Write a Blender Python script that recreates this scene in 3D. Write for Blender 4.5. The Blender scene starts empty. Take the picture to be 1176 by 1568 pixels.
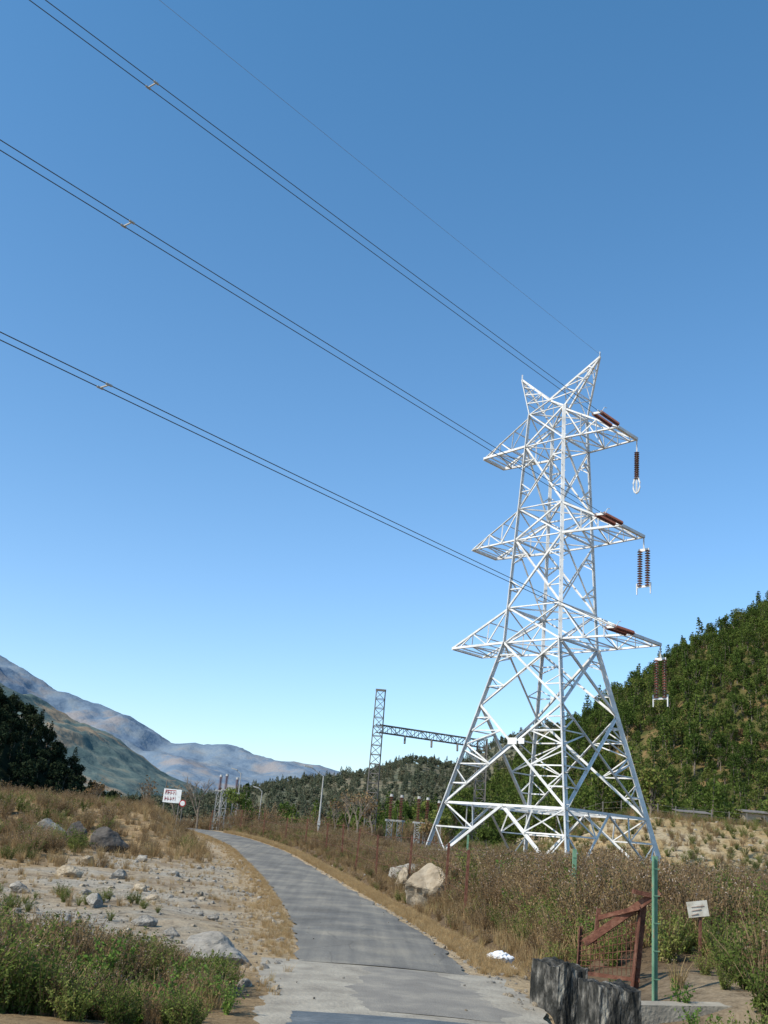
import bpy, math, random, bmesh
from mathutils import Vector, Matrix, noise
random.seed(7)
R = random.random
def U(a,b): return a+(b-a)*random.random()
scene = bpy.context.scene
def S(x,a,b):
    t=max(0.0,min(1.0,(x-a)/(b-a))); return t*t*(3-2*t)
def interp(x,tab):
    if x<=tab[0][0]: return tab[0][1]
    for (a,va),(b,vb) in zip(tab,tab[1:]):
        if x<=b: return va+(vb-va)*(x-a)/(b-a)
    return tab[-1][1]
def N(x,y,z=0.0,s=1.0): return noise.noise(Vector((x*s,y*s,z)))
def FB(x,y,z=0.0,s=1.0,o=4):
    v=0;a=1
    for i in range(o):
        v+=a*noise.noise(Vector((x*s,y*s,z+i*7.3))); a*=.5; s*=2.03
    return v

# ---------------------------------------------------------------- camera
cam_d=bpy.data.cameras.new("camera"); cam=bpy.data.objects.new("camera",cam_d)
scene.collection.objects.link(cam); scene.camera=cam
cam_d.sensor_fit='VERTICAL'; cam_d.sensor_height=36; cam_d.sensor_width=27; cam_d.lens=35.0
cam_d.clip_start=.1; cam_d.clip_end=30000
cam.matrix_world=Matrix.Translation((0,0,2.1))@Matrix.Rotation(math.radians(107.78),4,'X')@Matrix.Rotation(math.radians(5.0),4,'Z')

# ---------------------------------------------------------------- light
scene.view_settings.view_transform='Standard'; scene.view_settings.look='None'; scene.view_settings.exposure=0
sdir=Vector((-0.80,-0.50,0)).normalized(); el=math.radians(42)
to_sun=Vector((sdir.x*math.cos(el),sdir.y*math.cos(el),math.sin(el)))
sd=bpy.data.lights.new("sun","SUN"); sd.energy=5.0; sd.angle=math.radians(.5); sd.color=(1,.93,.81)
so=bpy.data.objects.new("sun",sd); scene.collection.objects.link(so)
so.rotation_euler=to_sun.to_track_quat('Z','Y').to_euler(); so.location=(0,0,60)
w=bpy.data.worlds.new("World"); scene.world=w; w.use_nodes=True
nt=w.node_tree; bg=nt.nodes['Background']; sky=nt.nodes.new('ShaderNodeTexSky'); sky.sky_type='NISHITA'
sky.sun_disc=False; sky.sun_elevation=el; sky.sun_rotation=math.atan2(to_sun.x,to_sun.y)
sky.altitude=300; sky.air_density=1.0; sky.dust_density=.6; sky.ozone_density=2.2
wc=nt.nodes.new('ShaderNodeTexCoord'); wz=nt.nodes.new('ShaderNodeSeparateXYZ'); nt.links.new(wc.outputs['Generated'],wz.inputs[0])
wr=nt.nodes.new('ShaderNodeValToRGB'); e=wr.color_ramp.elements; e.new(.35)
e[0].position=.0; e[0].color=(.96,.99,.98,1); e[1].position=.33; e[1].color=(.76,1.0,.98,1); e[2].position=.75; e[2].color=(.56,1.0,1.0,1)
nt.links.new(wz.outputs['Z'],wr.inputs[0])
tint=nt.nodes.new('ShaderNodeMix'); tint.data_type='RGBA'; tint.blend_type='MULTIPLY'; tint.inputs[0].default_value=1
tint.inputs[7].default_value=(1.18,1.23,1.40,1)
t2=nt.nodes.new('ShaderNodeMix'); t2.data_type='RGBA'; t2.blend_type='MULTIPLY'; t2.inputs[0].default_value=1
nt.links.new(sky.outputs[0],tint.inputs[6]); nt.links.new(tint.outputs[2],t2.inputs[6]); nt.links.new(wr.outputs[0],t2.inputs[7])
nt.links.new(t2.outputs[2],bg.inputs[0]); bg.inputs[1].default_value=.15

# ---------------------------------------------------------------- materials
def newmat(name):
    m=bpy.data.materials.new(name); m.use_nodes=True
    return m,m.node_tree,m.node_tree.nodes['Principled BSDF']
def nd(t,ty,**k):
    n=t.nodes.new(ty)
    for a,b in k.items():
        if a in n.inputs: n.inputs[a].default_value=b
        else: setattr(n,a,b)
    return n
def ramp(t,stops):
    r=t.nodes.new('ShaderNodeValToRGB'); e=r.color_ramp.elements
    while len(e)<len(stops): e.new(.5)
    for el_,(p,c) in zip(e,stops): el_.position=p; el_.color=(*c,1)
    return r
def mixc(t,blend='MIX',fac=.5):
    n=t.nodes.new('ShaderNodeMix'); n.data_type='RGBA'; n.blend_type=blend; n.inputs[0].default_value=fac
    return n
def noisy(name,stops,scale=5,rough=.9,detail=6,bump=.0,bscale=None,metal=0,coord='Object',stretch=None,spec=.3,bdist=.05):
    m,t,p=newmat(name); L=t.links.new
    tc=nd(t,'ShaderNodeTexCoord'); src=tc.outputs[coord]
    if stretch:
        mp=nd(t,'ShaderNodeMapping'); mp.inputs['Scale'].default_value=stretch; L(src,mp.inputs[0]); src=mp.outputs[0]
    n=nd(t,'ShaderNodeTexNoise'); n.inputs['Scale'].default_value=scale; n.inputs['Detail'].default_value=detail; n.inputs['Roughness'].default_value=.62
    L(src,n.inputs['Vector']); r=ramp(t,stops); L(n.outputs[0],r.inputs[0]); L(r.outputs[0],p.inputs['Base Color'])
    p.inputs['Roughness'].default_value=rough; p.inputs['Metallic'].default_value=metal; p.inputs['Specular IOR Level'].default_value=spec
    if bump:
        n2=nd(t,'ShaderNodeTexNoise'); n2.inputs['Scale'].default_value=bscale or scale*4; n2.inputs['Detail'].default_value=8
        L(src,n2.inputs['Vector']); b=nd(t,'ShaderNodeBump'); b.inputs['Strength'].default_value=bump; b.inputs['Distance'].default_value=bdist
        L(n2.outputs[0],b.inputs['Height']); L(b.outputs[0],p.inputs['Normal'])
    return m
def leafmat(name,stops,trans=.3):
    m,t,p=newmat(name); L=t.links.new
    oi=nd(t,'ShaderNodeObjectInfo'); geo=nd(t,'ShaderNodeNewGeometry')
    a=nd(t,'ShaderNodeMath',operation='MULTIPLY'); a.inputs[1].default_value=.62; L(oi.outputs['Random'],a.inputs[0])
    b=nd(t,'ShaderNodeMath',operation='MULTIPLY_ADD'); b.inputs[1].default_value=.38; L(geo.outputs['Random Per Island'],b.inputs[0]); L(a.outputs[0],b.inputs[2])
    r=ramp(t,stops); L(b.outputs[0],r.inputs[0])
    d=nd(t,'ShaderNodeBsdfDiffuse'); tr=nd(t,'ShaderNodeBsdfTranslucent'); mx=nd(t,'ShaderNodeMixShader'); mx.inputs[0].default_value=trans
    L(r.outputs[0],d.inputs[0]); L(r.outputs[0],tr.inputs[0]); L(d.outputs[0],mx.inputs[1]); L(tr.outputs[0],mx.inputs[2])
    L(mx.outputs[0],t.nodes['Material Output'].inputs[0]); t.nodes.remove(p)
    return m
M_steel=noisy("galvanised_steel",[(.3,(.50,.49,.47)),(.7,(.78,.76,.73))],scale=1.5,rough=.6,spec=.25)
M_steel_d=noisy("weathered_steel",[(.3,(.13,.115,.10)),(.7,(.23,.21,.185))],scale=3,rough=.9,spec=.05)
M_steel_m=noisy("mid_steel",[(.3,(.30,.29,.27)),(.7,(.45,.44,.41))],scale=3,rough=.7,spec=.2)
M_ins=noisy("brown_porcelain",[(.3,(.15,.055,.038)),(.7,(.24,.085,.06))],scale=6,rough=.35,spec=.4)
M_wire=noisy("conductor",[(.3,(.05,.055,.06)),(.7,(.08,.085,.09))],scale=1,rough=.6)
M_wireE=noisy("earth_conductor",[(.3,(.2,.22,.25)),(.7,(.3,.32,.35))],scale=1,rough=.6)
M_rust=noisy("rust",[(.3,(.07,.03,.02)),(.5,(.14,.055,.034)),(.75,(.23,.12,.075))],scale=9,rough=.9,bump=.3)
M_green=noisy("green_paint",[(.3,(.10,.20,.12)),(.6,(.17,.30,.19)),(.70,(.30,.24,.15))],scale=7,rough=.7,spec=.2)
M_white=noisy("white_paint",[(.25,(.45,.42,.36)),(.45,(.72,.71,.68)),(.8,(.8,.8,.78))],scale=6,rough=.6)
M_whiteold=noisy("faded_board",[(.25,(.26,.21,.15)),(.42,(.46,.41,.33)),(.65,(.60,.56,.48))],scale=9,rough=.8)
M_faint=noisy("faded_lettering",[(.3,(.25,.16,.13)),(.7,(.36,.27,.22))],scale=9,rough=.8)
M_red=noisy("red_lettering",[(.3,(.3,.03,.03)),(.7,(.4,.05,.04))],scale=6,rough=.6)
M_rock=noisy("grey_rock",[(.25,(.13,.12,.10)),(.5,(.28,.25,.21)),(.75,(.43,.385,.32))],scale=3,rough=.95,bump=.8,bscale=9)
M_rockd=noisy("dark_rock",[(.3,(.05,.042,.037)),(.6,(.11,.095,.08)),(.8,(.18,.15,.12))],scale=3,rough=.95,bump=.8,bscale=8)
M_rockp=noisy("pale_rock",[(.25,(.20,.145,.09)),(.5,(.36,.29,.205)),(.75,(.48,.41,.31))],scale=2.2,rough=.95,bump=.9,bscale=7)
M_stonewall=noisy("blackened_masonry",[(.38,(.022,.022,.02)),(.50,(.045,.043,.037)),(.58,(.12,.11,.095)),(.70,(.36,.33,.27))],scale=3.4,rough=.95,bump=1,bscale=8,bdist=.12,spec=.1,detail=10)
M_conc=noisy("old_concrete",[(.3,(.21,.18,.14)),(.5,(.31,.27,.21)),(.72,(.41,.36,.28))],scale=1.6,rough=.9,bump=.4,bscale=18,detail=10)
M_plastic=noisy("white_plastic",[(.3,(.7,.7,.72)),(.7,(.82,.82,.82))],scale=6,rough=.5)
M_bark=noisy("bark",[(.3,(.12,.095,.07)),(.7,(.26,.21,.16))],scale=5,rough=.95)
M_stem=noisy("dry_stem",[(.3,(.12,.08,.045)),(.7,(.26,.18,.10))],scale=5,rough=.95)
M_roof=noisy("sheet_roof",[(.3,(.12,.10,.09)),(.7,(.24,.21,.18))],scale=3,rough=.7)
M_wall=noisy("plaster",[(.3,(.26,.22,.16)),(.7,(.38,.33,.26))],scale=3,rough=.9)
M_darkgap=noisy("dark_interior",[(.3,(.01,.01,.01)),(.7,(.02,.02,.02))],scale=3,rough=1)
M_leafG=leafmat("leaf_green",[(0,(.06,.085,.02)),(.4,(.12,.155,.038)),(.75,(.20,.235,.06)),(1,(.32,.28,.10))],.38)
M_leafF=leafmat("leaf_fresh",[(0,(.06,.13,.022)),(.6,(.13,.23,.045)),(1,(.25,.31,.08))],.4)
M_leafB=leafmat("leaf_brown",[(0,(.11,.065,.035)),(.4,(.20,.13,.065)),(.8,(.32,.215,.11)),(1,(.23,.22,.075))],.35)
M_seed=leafmat("seed_heads",[(0,(.32,.24,.18)),(.5,(.46,.35,.28)),(1,(.52,.44,.37))],.3)
M_grass=leafmat("dry_grass_blade",[(0,(.17,.115,.055)),(.4,(.33,.22,.11)),(.75,(.46,.33,.17)),(1,(.32,.27,.105))],.33)
M_grassO=leafmat("golden_grass_blade",[(0,(.28,.18,.085)),(.5,(.43,.295,.145)),(1,(.53,.39,.21))],.3)
M_fol=leafmat("hill_foliage",[(0,(.035,.055,.014)),(.3,(.06,.092,.021)),(.6,(.095,.132,.03)),(.82,(.145,.175,.042)),(1,(.22,.18,.065))],.28)
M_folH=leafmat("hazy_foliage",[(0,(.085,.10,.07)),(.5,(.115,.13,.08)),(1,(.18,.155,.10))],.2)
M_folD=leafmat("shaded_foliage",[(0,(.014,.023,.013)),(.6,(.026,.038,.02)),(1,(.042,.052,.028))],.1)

# ---------------------------------------------------------------- mesh helpers
class MB:
    def __init__(s): s.v=[]; s.f=[]; s.m=[]
    def add(s,vs,fs,mi=0):
        o=len(s.v); s.v+=[tuple(q) for q in vs]
        for f in fs: s.f.append([i+o for i in f]); s.m.append(mi)
    def frame(s,a,b):
        a=Vector(a);b=Vector(b); d=(b-a).normalized()
        up=Vector((0,0,1)) if abs(d.z)<.95 else Vector((1,0,0))
        x=d.cross(up).normalized(); y=x.cross(d).normalized()
        return a,b,x,y
    def angle(s,a,b,w,mi=0):
        a,b,x,y=s.frame(a,b); t=w*.16; h=w*.5
        pr=[(0,0),(w,0),(w,t),(t,t),(t,w),(0,w)]
        if R()<.5: pr=[(-p,q) for p,q in pr][::-1]
        vs=[c+x*(p-(h if pr[1][0]>=0 else -h))+y*(q-h) for c in (a,b) for p,q in pr]
        fs=[(i,(i+1)%6,6+(i+1)%6,6+i) for i in range(6)]+[(5,4,3,2,1,0),(6,7,8,9,10,11)]
        s.add(vs,fs,mi)
    def box(s,a,b,w,h=None,mi=0):
        a,b,x,y=s.frame(a,b); h=h or w
        vs=[c+x*p*w/2+y*q*h/2 for c in (a,b) for p,q in ((-1,-1),(1,-1),(1,1),(-1,1))]
        s.add(vs,[(0,1,5,4),(1,2,6,5),(2,3,7,6),(3,0,4,7),(3,2,1,0),(4,5,6,7)],mi)
    def tube(s,a,b,r0,r1=None,n=8,mi=0,caps=True):
        r1=r0 if r1 is None else r1
        a,b,x,y=s.frame(a,b)
        vs=[c+x*(r*math.cos(k*2*math.pi/n))+y*(r*math.sin(k*2*math.pi/n)) for c,r in ((a,r0),(b,r1)) for k in range(n)]
        fs=[(i,(i+1)%n,n+(i+1)%n,n+i) for i in range(n)]
        if caps: fs+=[tuple(range(n))[::-1],tuple(range(n,2*n))]
        s.add(vs,fs,mi)
    def polytube(s,pts,r,n=6,mi=0):
        o=len(s.v)
        for i,p in enumerate(pts):
            p=Vector(p); q=Vector(pts[min(i+1,len(pts)-1)]); q0=Vector(pts[max(i-1,0)])
            d=(q-q0).normalized(); up=Vector((0,0,1)); x=d.cross(up).normalized(); y=x.cross(d)
            s.v+=[tuple(p+x*r*math.cos(k*2*math.pi/n)+y*r*math.sin(k*2*math.pi/n)) for k in range(n)]
        for i in range(len(pts)-1):
            for k in range(n):
                s.f.append([o+i*n+k,o+i*n+(k+1)%n,o+(i+1)*n+(k+1)%n,o+(i+1)*n+k]); s.m.append(mi)
    def obj(s,name,mats,parent=None,smooth=False,loc=None,link=True):
        me=bpy.data.meshes.new(name); me.from_pydata(s.v,[],s.f); me.update()
        for m in (mats if isinstance(mats,(list,tuple)) else [mats]): me.materials.append(m)
        me.polygons.foreach_set('material_index',s.m)
        if smooth: me.polygons.foreach_set('use_smooth',[True]*len(s.f))
        o=bpy.data.objects.new(name,me)
        if link: scene.collection.objects.link(o)
        if parent: o.parent=parent
        if loc: o.location=loc
        return o
def empty(name,loc=(0,0,0)):
    e=bpy.data.objects.new(name,None); e.empty_display_size=.5; scene.collection.objects.link(e); e.location=loc; return e

# ---------------------------------------------------------------- terrain
CX=[(-60,.6),(0,.8),(8,.95),(14,.95),(18,.65),(23.4,.3),(30,-.45),(36,-1.3),(42,-2.25),(50,-3.7),(58,-5.2),(70,-8.4),(80,-11.7),(95,-18),(120,-30),(200,-75)]
def cx(y):
    return (interp(y-2,CX)+interp(y,CX)*2+interp(y+2,CX))/4
def zr(y):
    return 1.1*S(y,26,84)-1.6*S(y,84,115)
def height(x,y,fine=True):
    c=cx(y); z=zr(y)
    if x<c:
        l=c-x
        z+=.10*S(l,2,5)+.25*S(l,9,16)*S(y,30,50)
        z+=1.35*S(l,3.4,6.2)*(1-.75*S(l,12,20))*S(y,46,56)*(1-S(y,66,76))
        n=S(l,1.8,3.5)
    else:
        l=x-c
        up=.75-.40*S(y,28,48)
        z+=up*S(l,3.1,5.6)*S(y,17,24)+.35*S(l,3.4,5.0)*(1-S(y,17,24))
        z-=.30*math.exp(-((l-2.75)/.30)**2)*S(y,17,20)*(1-S(y,60,75))
        z+=3.7*S(x,13,23)*S(y,66,86)
        n=S(l,1.8,3.5)
    if x>2.3: z-=.7*math.exp(-((y-13.95)/.42)**2)*S(x,2.4,2.9)
    z-=.25*S(-x,1.4,2.2)*math.exp(-((y-12.6)/.8)**2)
    if y>110: z-=2*S(y,110,200)
    if fine and abs(x)<60 and y<130:
        z+=n*(.10*FB(x,y,1.3,.35,4)+.02*N(x,y,3,3.0))
        z-=.03*(1-S(l,1.2,1.7))
    return z
def axis(a,b,st,lo,hi,g=1.16):
    v=[];x=a
    while x<=b: v.append(x); x+=st
    d=st;x=v[-1]
    while x<hi: d*=g; x+=d; v.append(x)
    d=st;x=v[0]
    while x>lo: d*=g; x-=d; v.insert(0,x)
    return v
xs=axis(-22,26,.26,-7000,7000); ys=axis(8,90,.30,-300,9000)
def grassy(x,y):
    l=cx(y)-x
    return max(S(l+FB(x,y,2,.3,3)*3.5,6.5,10.5)*S(y+FB(x,y,3,.3,3)*5,25,36), S(y+FB(x,y,2,.3,3)*4,41,48)*S(l,2.6,4.0))
def gcol(x,y,z):
    c=cx(y); l=abs(x-c); n1=FB(x,y,5,.5,4); n2=FB(x,y,9,1.7,3)
    soil=Vector((.37,.29,.195)); gravel=Vector((.37,.325,.26)); gold=Vector((.43,.30,.155)); brown=Vector((.20,.14,.085)); green=Vector((.10,.115,.045))
    if x<c:
        k=S(n1,-.15,.4); col=soil.lerp(gravel,.2+.75*k)
        col=col.lerp(brown,S(-n1,.15,.6)*.6)
        col=col.lerp(brown.lerp(gold,.5+.5*n2),grassy(x,y))
        col=col.lerp(gold,(1-S(l+n2*.8,1.9,3.6))*.6)
        col=col.lerp(brown.lerp(gold,.4),S(-y+n1*2,-17.5,-14))
    else:
        col=soil.lerp(gold,.45+.4*n2)
        col=col.lerp(soil*1.12,.6*(1-S(l+n2*.3,1.5,2.0)))
        col=col.lerp(brown*.7,S(l+n2*.3,2.35,2.7))
        col=col.lerp(soil*.8,S(l,3,5)*(1-S(y,16,19)))
        if y>56:
            col=col.lerp(gold.lerp(green,.35+.5*n1),S(y,56,64)*S(x,8,14))
            bank=S(z,1.6,2.3)*(1-S(z,4.0,4.6)); col=col.lerp(Vector((.45,.36,.24)),bank*S(n1+.25,0,.5)*.8)
    if y>110: col=col.lerp(Vector((.12,.12,.05)),S(y,110,180))
    return col
verts=[];cols=[]
for y in ys:
    for x in xs:
        z=height(x,y); verts.append((x,y,z)); cc=gcol(x,y,z); cols+= [max(0,cc.x),max(0,cc.y),max(0,cc.z),1]
nx=len(xs); faces=[(j*nx+i,j*nx+i+1,(j+1)*nx+i+1,(j+1)*nx+i) for j in range(len(ys)-1) for i in range(nx-1)]
me=bpy.data.meshes.new("ground"); me.from_pydata(verts,[],faces); me.update()
ca=me.color_attributes.new("zone",'FLOAT_COLOR','POINT'); ca.data.foreach_set('color',cols)
me.polygons.foreach_set('use_smooth',[True]*len(faces))
ground=bpy.data.objects.new("ground",me); scene.collection.objects.link(ground)
m,t,p=newmat("ground_soil"); L=t.links.new
at=nd(t,'ShaderNodeVertexColor'); at.layer_name="zone"
tc=nd(t,'ShaderNodeTexCoord')
n1=nd(t,'ShaderNodeTexNoise'); n1.inputs['Scale'].default_value=3.2; n1.inputs['Detail'].default_value=12; n1.inputs['Roughness'].default_value=.78; L(tc.outputs['Object'],n1.inputs['Vector'])
r1=ramp(t,[(.36,(.45,.42,.39)),(.48,(1,1,1)),(.66,(1.32,1.3,1.27))]); L(n1.outputs[0],r1.inputs[0])
mx=mixc(t,'MULTIPLY',1); L(at.outputs[0],mx.inputs[6]); L(r1.outputs[0],mx.inputs[7])
vo=nd(t,'ShaderNodeTexVoronoi'); vo.inputs['Scale'].default_value=17; L(tc.outputs['Object'],vo.inputs['Vector'])
r2=ramp(t,[(.0,(1.2,1.2,1.2)),(.3,(1,1,1)),(.6,(.75,.72,.68))]); L(vo.outputs['Distance'],r2.inputs[0])
mx2=mixc(t,'MULTIPLY',.5); L(mx.outputs[2],mx2.inputs[6]); L(r2.outputs[0],mx2.inputs[7]); L(mx2.outputs[2],p.inputs['Base Color'])
b=nd(t,'ShaderNodeBump'); b.inputs['Strength'].default_value=.9; b.inputs['Distance'].default_value=.08
L(n1.outputs[0],b.inputs['Height']); L(b.outputs[0],p.inputs['Normal'])
p.inputs['Roughness'].default_value=1; p.inputs['Specular IOR Level'].default_value=.1
me.materials.append(m)

# road -------------------------------------------------------------------
def strip(name,y0,y1,st,lf,rf,off,mat,cross=9):
    b=MB(); y=y0; rows=[]
    while y<=y1+1e-6: rows.append(y); y+=st
    for y in rows:
        a,c=lf(y),rf(y)
        for k in range(cross):
            f=k/(cross-1); x=a+(c-a)*f
            b.v.append((x,y,zr(y)+off+.03*math.sin(math.pi*f)))
    for j in range(len(rows)-1):
        for k in range(cross-1):
            b.f.append([j*cross+k,j*cross+k+1,(j+1)*cross+k+1,(j+1)*cross+k]); b.m.append(0)
    return b.obj(name,mat,smooth=True)
m,t,p=newmat("asphalt"); L=t.links.new
tc=nd(t,'ShaderNodeTexCoord')
na=nd(t,'ShaderNodeTexNoise'); na.inputs['Scale'].default_value=.7; na.inputs['Detail'].default_value=8; L(tc.outputs['Object'],na.inputs['Vector'])
ra=ramp(t,[(.3,(.145,.132,.112)),(.5,(.19,.175,.15)),(.72,(.28,.248,.195))]); L(na.outputs[0],ra.inputs[0])
mp=nd(t,'ShaderNodeMapping'); mp.inputs['Scale'].default_value=(2.6,.10,1); mp.inputs['Rotation'].default_value=(0,0,-.1); L(tc.outputs['Object'],mp.inputs[0])
nb=nd(t,'ShaderNodeTexNoise'); nb.inputs['Scale'].default_value=1.6; nb.inputs['Detail'].default_value=4; L(mp.outputs[0],nb.inputs['Vector'])
rb=ramp(t,[(.35,(.82,.82,.83)),(.6,(1.04,1.03,1.01)),(.8,(1.24,1.2,1.12))]); L(nb.outputs[0],rb.inputs[0])
mxa=mixc(t,'MULTIPLY',1); L(ra.outputs[0],mxa.inputs[6]); L(rb.outputs[0],mxa.inputs[7])
nc=nd(t,'ShaderNodeTexNoise'); nc.inputs['Scale'].default_value=60; nc.inputs['Detail'].default_value=4; L(tc.outputs['Object'],nc.inputs['Vector'])
rc=ramp(t,[(.3,(.62,.62,.62)),(.7,(1.38,1.38,1.38))]); L(nc.outputs[0],rc.inputs[0])
mxb=mixc(t,'MULTIPLY',.9); L(mxa.outputs[2],mxb.inputs[6]); L(rc.outputs[0],mxb.inputs[7]); 
vc=nd(t,'ShaderNodeTexVoronoi',feature='DISTANCE_TO_EDGE'); vc.inputs['Scale'].default_value=.55
nw=mixc(t,'ADD',.35); L(tc.outputs['Object'],nw.inputs[6]); L(na.outputs[1],nw.inputs[7]); L(nw.outputs[2],vc.inputs['Vector'])
rcr=ramp(t,[(.0,(.45,.45,.45)),(.012,(1,1,1))]); L(vc.outputs[0],rcr.inputs[0])
mxc=mixc(t,'MULTIPLY',.4); L(mxb.outputs[2],mxc.inputs[6]); L(rcr.outputs[0],mxc.inputs[7]); L(mxc.outputs[2],p.inputs['Base Color'])
bb=nd(t,'ShaderNodeBump'); bb.inputs['Strength'].default_value=.4; bb.inputs['Distance'].default_value=.02; L(nc.outputs[0],bb.inputs['Height']); L(bb.outputs[0],p.inputs['Normal'])
p.inputs['Roughness'].default_value=.9; p.inputs['Specular IOR Level'].default_value=.2
M_asph=m
hwL=lambda y: cx(y)-1.45+.15*N(0,y,1,.9)+.09*N(0,y,2,3)+.04*N(0,y,2,9)
hwR=lambda y: cx(y)+1.45+.15*N(5,y,1,.9)+.09*N(5,y,2,3)+.04*N(0,y,7,9)
strip("asphalt_road",17.6,130,.1,hwL,hwR,.012,M_asph)
strip("concrete_road_apron",-30,17.8,.12,lambda y:cx(y)-1.9+.14*N(9,y,0,1.2)+.10*N(9,y,4,4)-.2*S(y,14,17),lambda y:cx(y)+1.75+.15*N(3,y,0,1.1)+.10*N(3,y,4,4)+.15*S(y,13,16),-.001,M_conc)
M_asph2=noisy("dusty_asphalt",[(.3,(.17,.15,.125)),(.5,(.225,.20,.165)),(.7,(.32,.28,.22))],scale=1.3,rough=.9,bump=.3,bscale=40,detail=10)
strip("asphalt_patch",13.4,17.55,.06,lambda y:cx(y)-1.05-.25*math.sin((y-13)*.9)+.14*N(1,y,0,2.)+.07*N(1,y,0,8),lambda y:cx(y)+1.25+.2*math.sin((y-13)*.8)+.14*N(4,y,0,2.)+.07*N(4,y,0,8),.006,M_asph2)
M_wet=noisy("wet_mud",[(.35,(.06,.055,.045)),(.6,(.12,.11,.09)),(.75,(.22,.20,.17))],scale=1.8,rough=.45,bump=.3,bscale=12,spec=.5)
strip("wet_road_strip",10.5,13.05,.06,lambda y:cx(y)-1.5+.3*N(1,y,0,2.)+.1*N(1,y,3,7),lambda y:cx(y)+1.7+.2*N(4,y,0,2.)+.1*N(1,y,5,7),.014,M_wet)

# ---------------------------------------------------------------- scatter
def col_of(name,objs):
    c=bpy.data.collections.new(name)
    for o in objs: c.objects.link(o)
    return c
def scatter(name,pts,coll,nvar):
    me=bpy.data.meshes.new(name); me.from_pydata([p[:3] for p in pts],[],[]); me.update()
    a=me.attributes.new('scl','FLOAT','POINT'); a.data.foreach_set('value',[p[3] for p in pts])
    a=me.attributes.new('rot','FLOAT_VECTOR','POINT'); v=[]
    for p in pts: v+=[U(-.12,.12)*p[5],U(-.12,.12)*p[5],p[4]]
    a.data.foreach_set('vector',v)
    a=me.attributes.new('idx','INT','POINT'); a.data.foreach_set('value',[random.randrange(nvar) for _ in pts])
    o=bpy.data.objects.new(name,me); scene.collection.objects.link(o)
    g=bpy.data.node_groups.new(name,'GeometryNodeTree')
    g.interface.new_socket('Geometry',in_out='INPUT',socket_type='NodeSocketGeometry')
    g.interface.new_socket('Geometry',in_out='OUTPUT',socket_type='NodeSocketGeometry')
    gi=g.nodes.new('NodeGroupInput'); go=g.nodes.new('NodeGroupOutput')
    ip=g.nodes.new('GeometryNodeInstanceOnPoints'); ci=g.nodes.new('GeometryNodeCollectionInfo')
    ci.inputs['Collection'].default_value=coll; ci.inputs['Separate Children'].default_value=True; ci.inputs['Reset Children'].default_value=True
    def na_(n,ty):
        q=g.nodes.new('GeometryNodeInputNamedAttribute'); q.data_type=ty; q.inputs['Name'].default_value=n; return q
    l=g.links.new
    l(gi.outputs[0],ip.inputs['Points']); l(ci.outputs[0],ip.inputs['Instance']); ip.inputs['Pick Instance'].default_value=True
    l(na_('idx','INT').outputs['Attribute'],ip.inputs['Instance Index'])
    l(na_('rot','FLOAT_VECTOR').outputs['Attribute'],ip.inputs['Rotation'])
    l(na_('scl','FLOAT').outputs['Attribute'],ip.inputs['Scale'])
    l(ip.outputs[0],go.inputs[0])
    md=o.modifiers.new('scatter','NODES'); md.node_group=g
    return o
def rv(): 
    while 1:
        v=Vector((U(-1,1),U(-1,1),U(-1,1)))
        if .05<v.length<1: return v
def leaf(b,c,s,mi=0,flat=0):
    n=rv().normalized(); n.z+=flat; n.normalize(); x=n.orthogonal().normalized(); x=Matrix.Rotation(U(0,6.28),3,n)@x; y=n.cross(x)
    l=s*U(.7,1.3); w_=l*U(.4,.6)
    b.add([c-x*l*.5,c+y*w_*.5,c+x*l*.5,c-y*w_*.5],[(0,1,2,3)],mi)
def grass_tuft(name,mat,n=40,spread=.22,curve=.5,wid=.014):
    b=MB()
    for i in range(n):
        a=U(0,6.28); r=spread*math.sqrt(R()); p=Vector((r*math.cos(a),r*math.sin(a),-.03)); h=U(.45,1.0); a2=a+U(-1,1); d=Vector((math.cos(a2),math.sin(a2),0)); c=U(.1,curve)
        sd_=Vector((-d.y,d.x,0)) if R()<.5 else Vector((U(-1,1),U(-1,1),0)).normalized(); w_=wid*U(.6,1.3); vs=[]
        for k in range(4):
            f=k/3; q=p+Vector((0,0,h*f*(1-.25*c*f)))+d*(c*h*f*f); ww=w_*(1-f*.85)
            vs+=[q-sd_*ww,q+sd_*ww]
        b.add(vs,[(0,1,3,2),(2,3,5,4),(4,5,7,6)])
        if R()<.35:
            for _ in range(3): leaf(b,q+rv()*.03-Vector((0,0,R()*.1)),.05)
    return b.obj(name,mat,link=False)
def shrub(name,mats,stems=26,leaves=34,ls=.055,top=False,spread=.45,seed=0):
    b=MB()
    for i in range(stems):
        a=U(0,6.28); r=.12*R(); p=Vector((r*math.cos(a),r*math.sin(a),-.04)); d=Vector((math.cos(a),math.sin(a),0)); h=U(.45,1.05); o=U(.1,spread)
        pts=[p+Vector((0,0,h*f))+d*(o*f**1.5)+Vector((U(-.02,.02),U(-.02,.02),0)) for f in (0,.33,.66,1)]
        for q0,q1 in zip(pts,pts[1:]): b.tube(q0,q1,.006,.004,3,0,False)
        for k in range(leaves):
            f=U(.45,1) if top else U(.12,1); j=min(2,int(f*3)); q=pts[j].lerp(pts[j+1],f*3-j); leaf(b,q+rv()*.11*U(.3,1),ls,1)
        for k in range(seed): leaf(b,pts[3]+rv()*.05,.035,2)
    return b.obj(name,mats,link=False)
random.seed(11)
tufts=[grass_tuft("tuft%d"%i,M_grass) for i in range(5)]; C_tuft=col_of("dry_grass_tufts",tufts)
gold=[grass_tuft("gtuft%d"%i,M_grassO,n=45,spread=.35,curve=.7) for i in range(4)]; C_gold=col_of("golden_grass_tufts",gold)
shg=[shrub("shg%d"%i,[M_stem,M_leafG],leaves=52,ls=.062,spread=.55) for i in range(4)]; C_shg=col_of("green_shrubs_src",shg)
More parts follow.
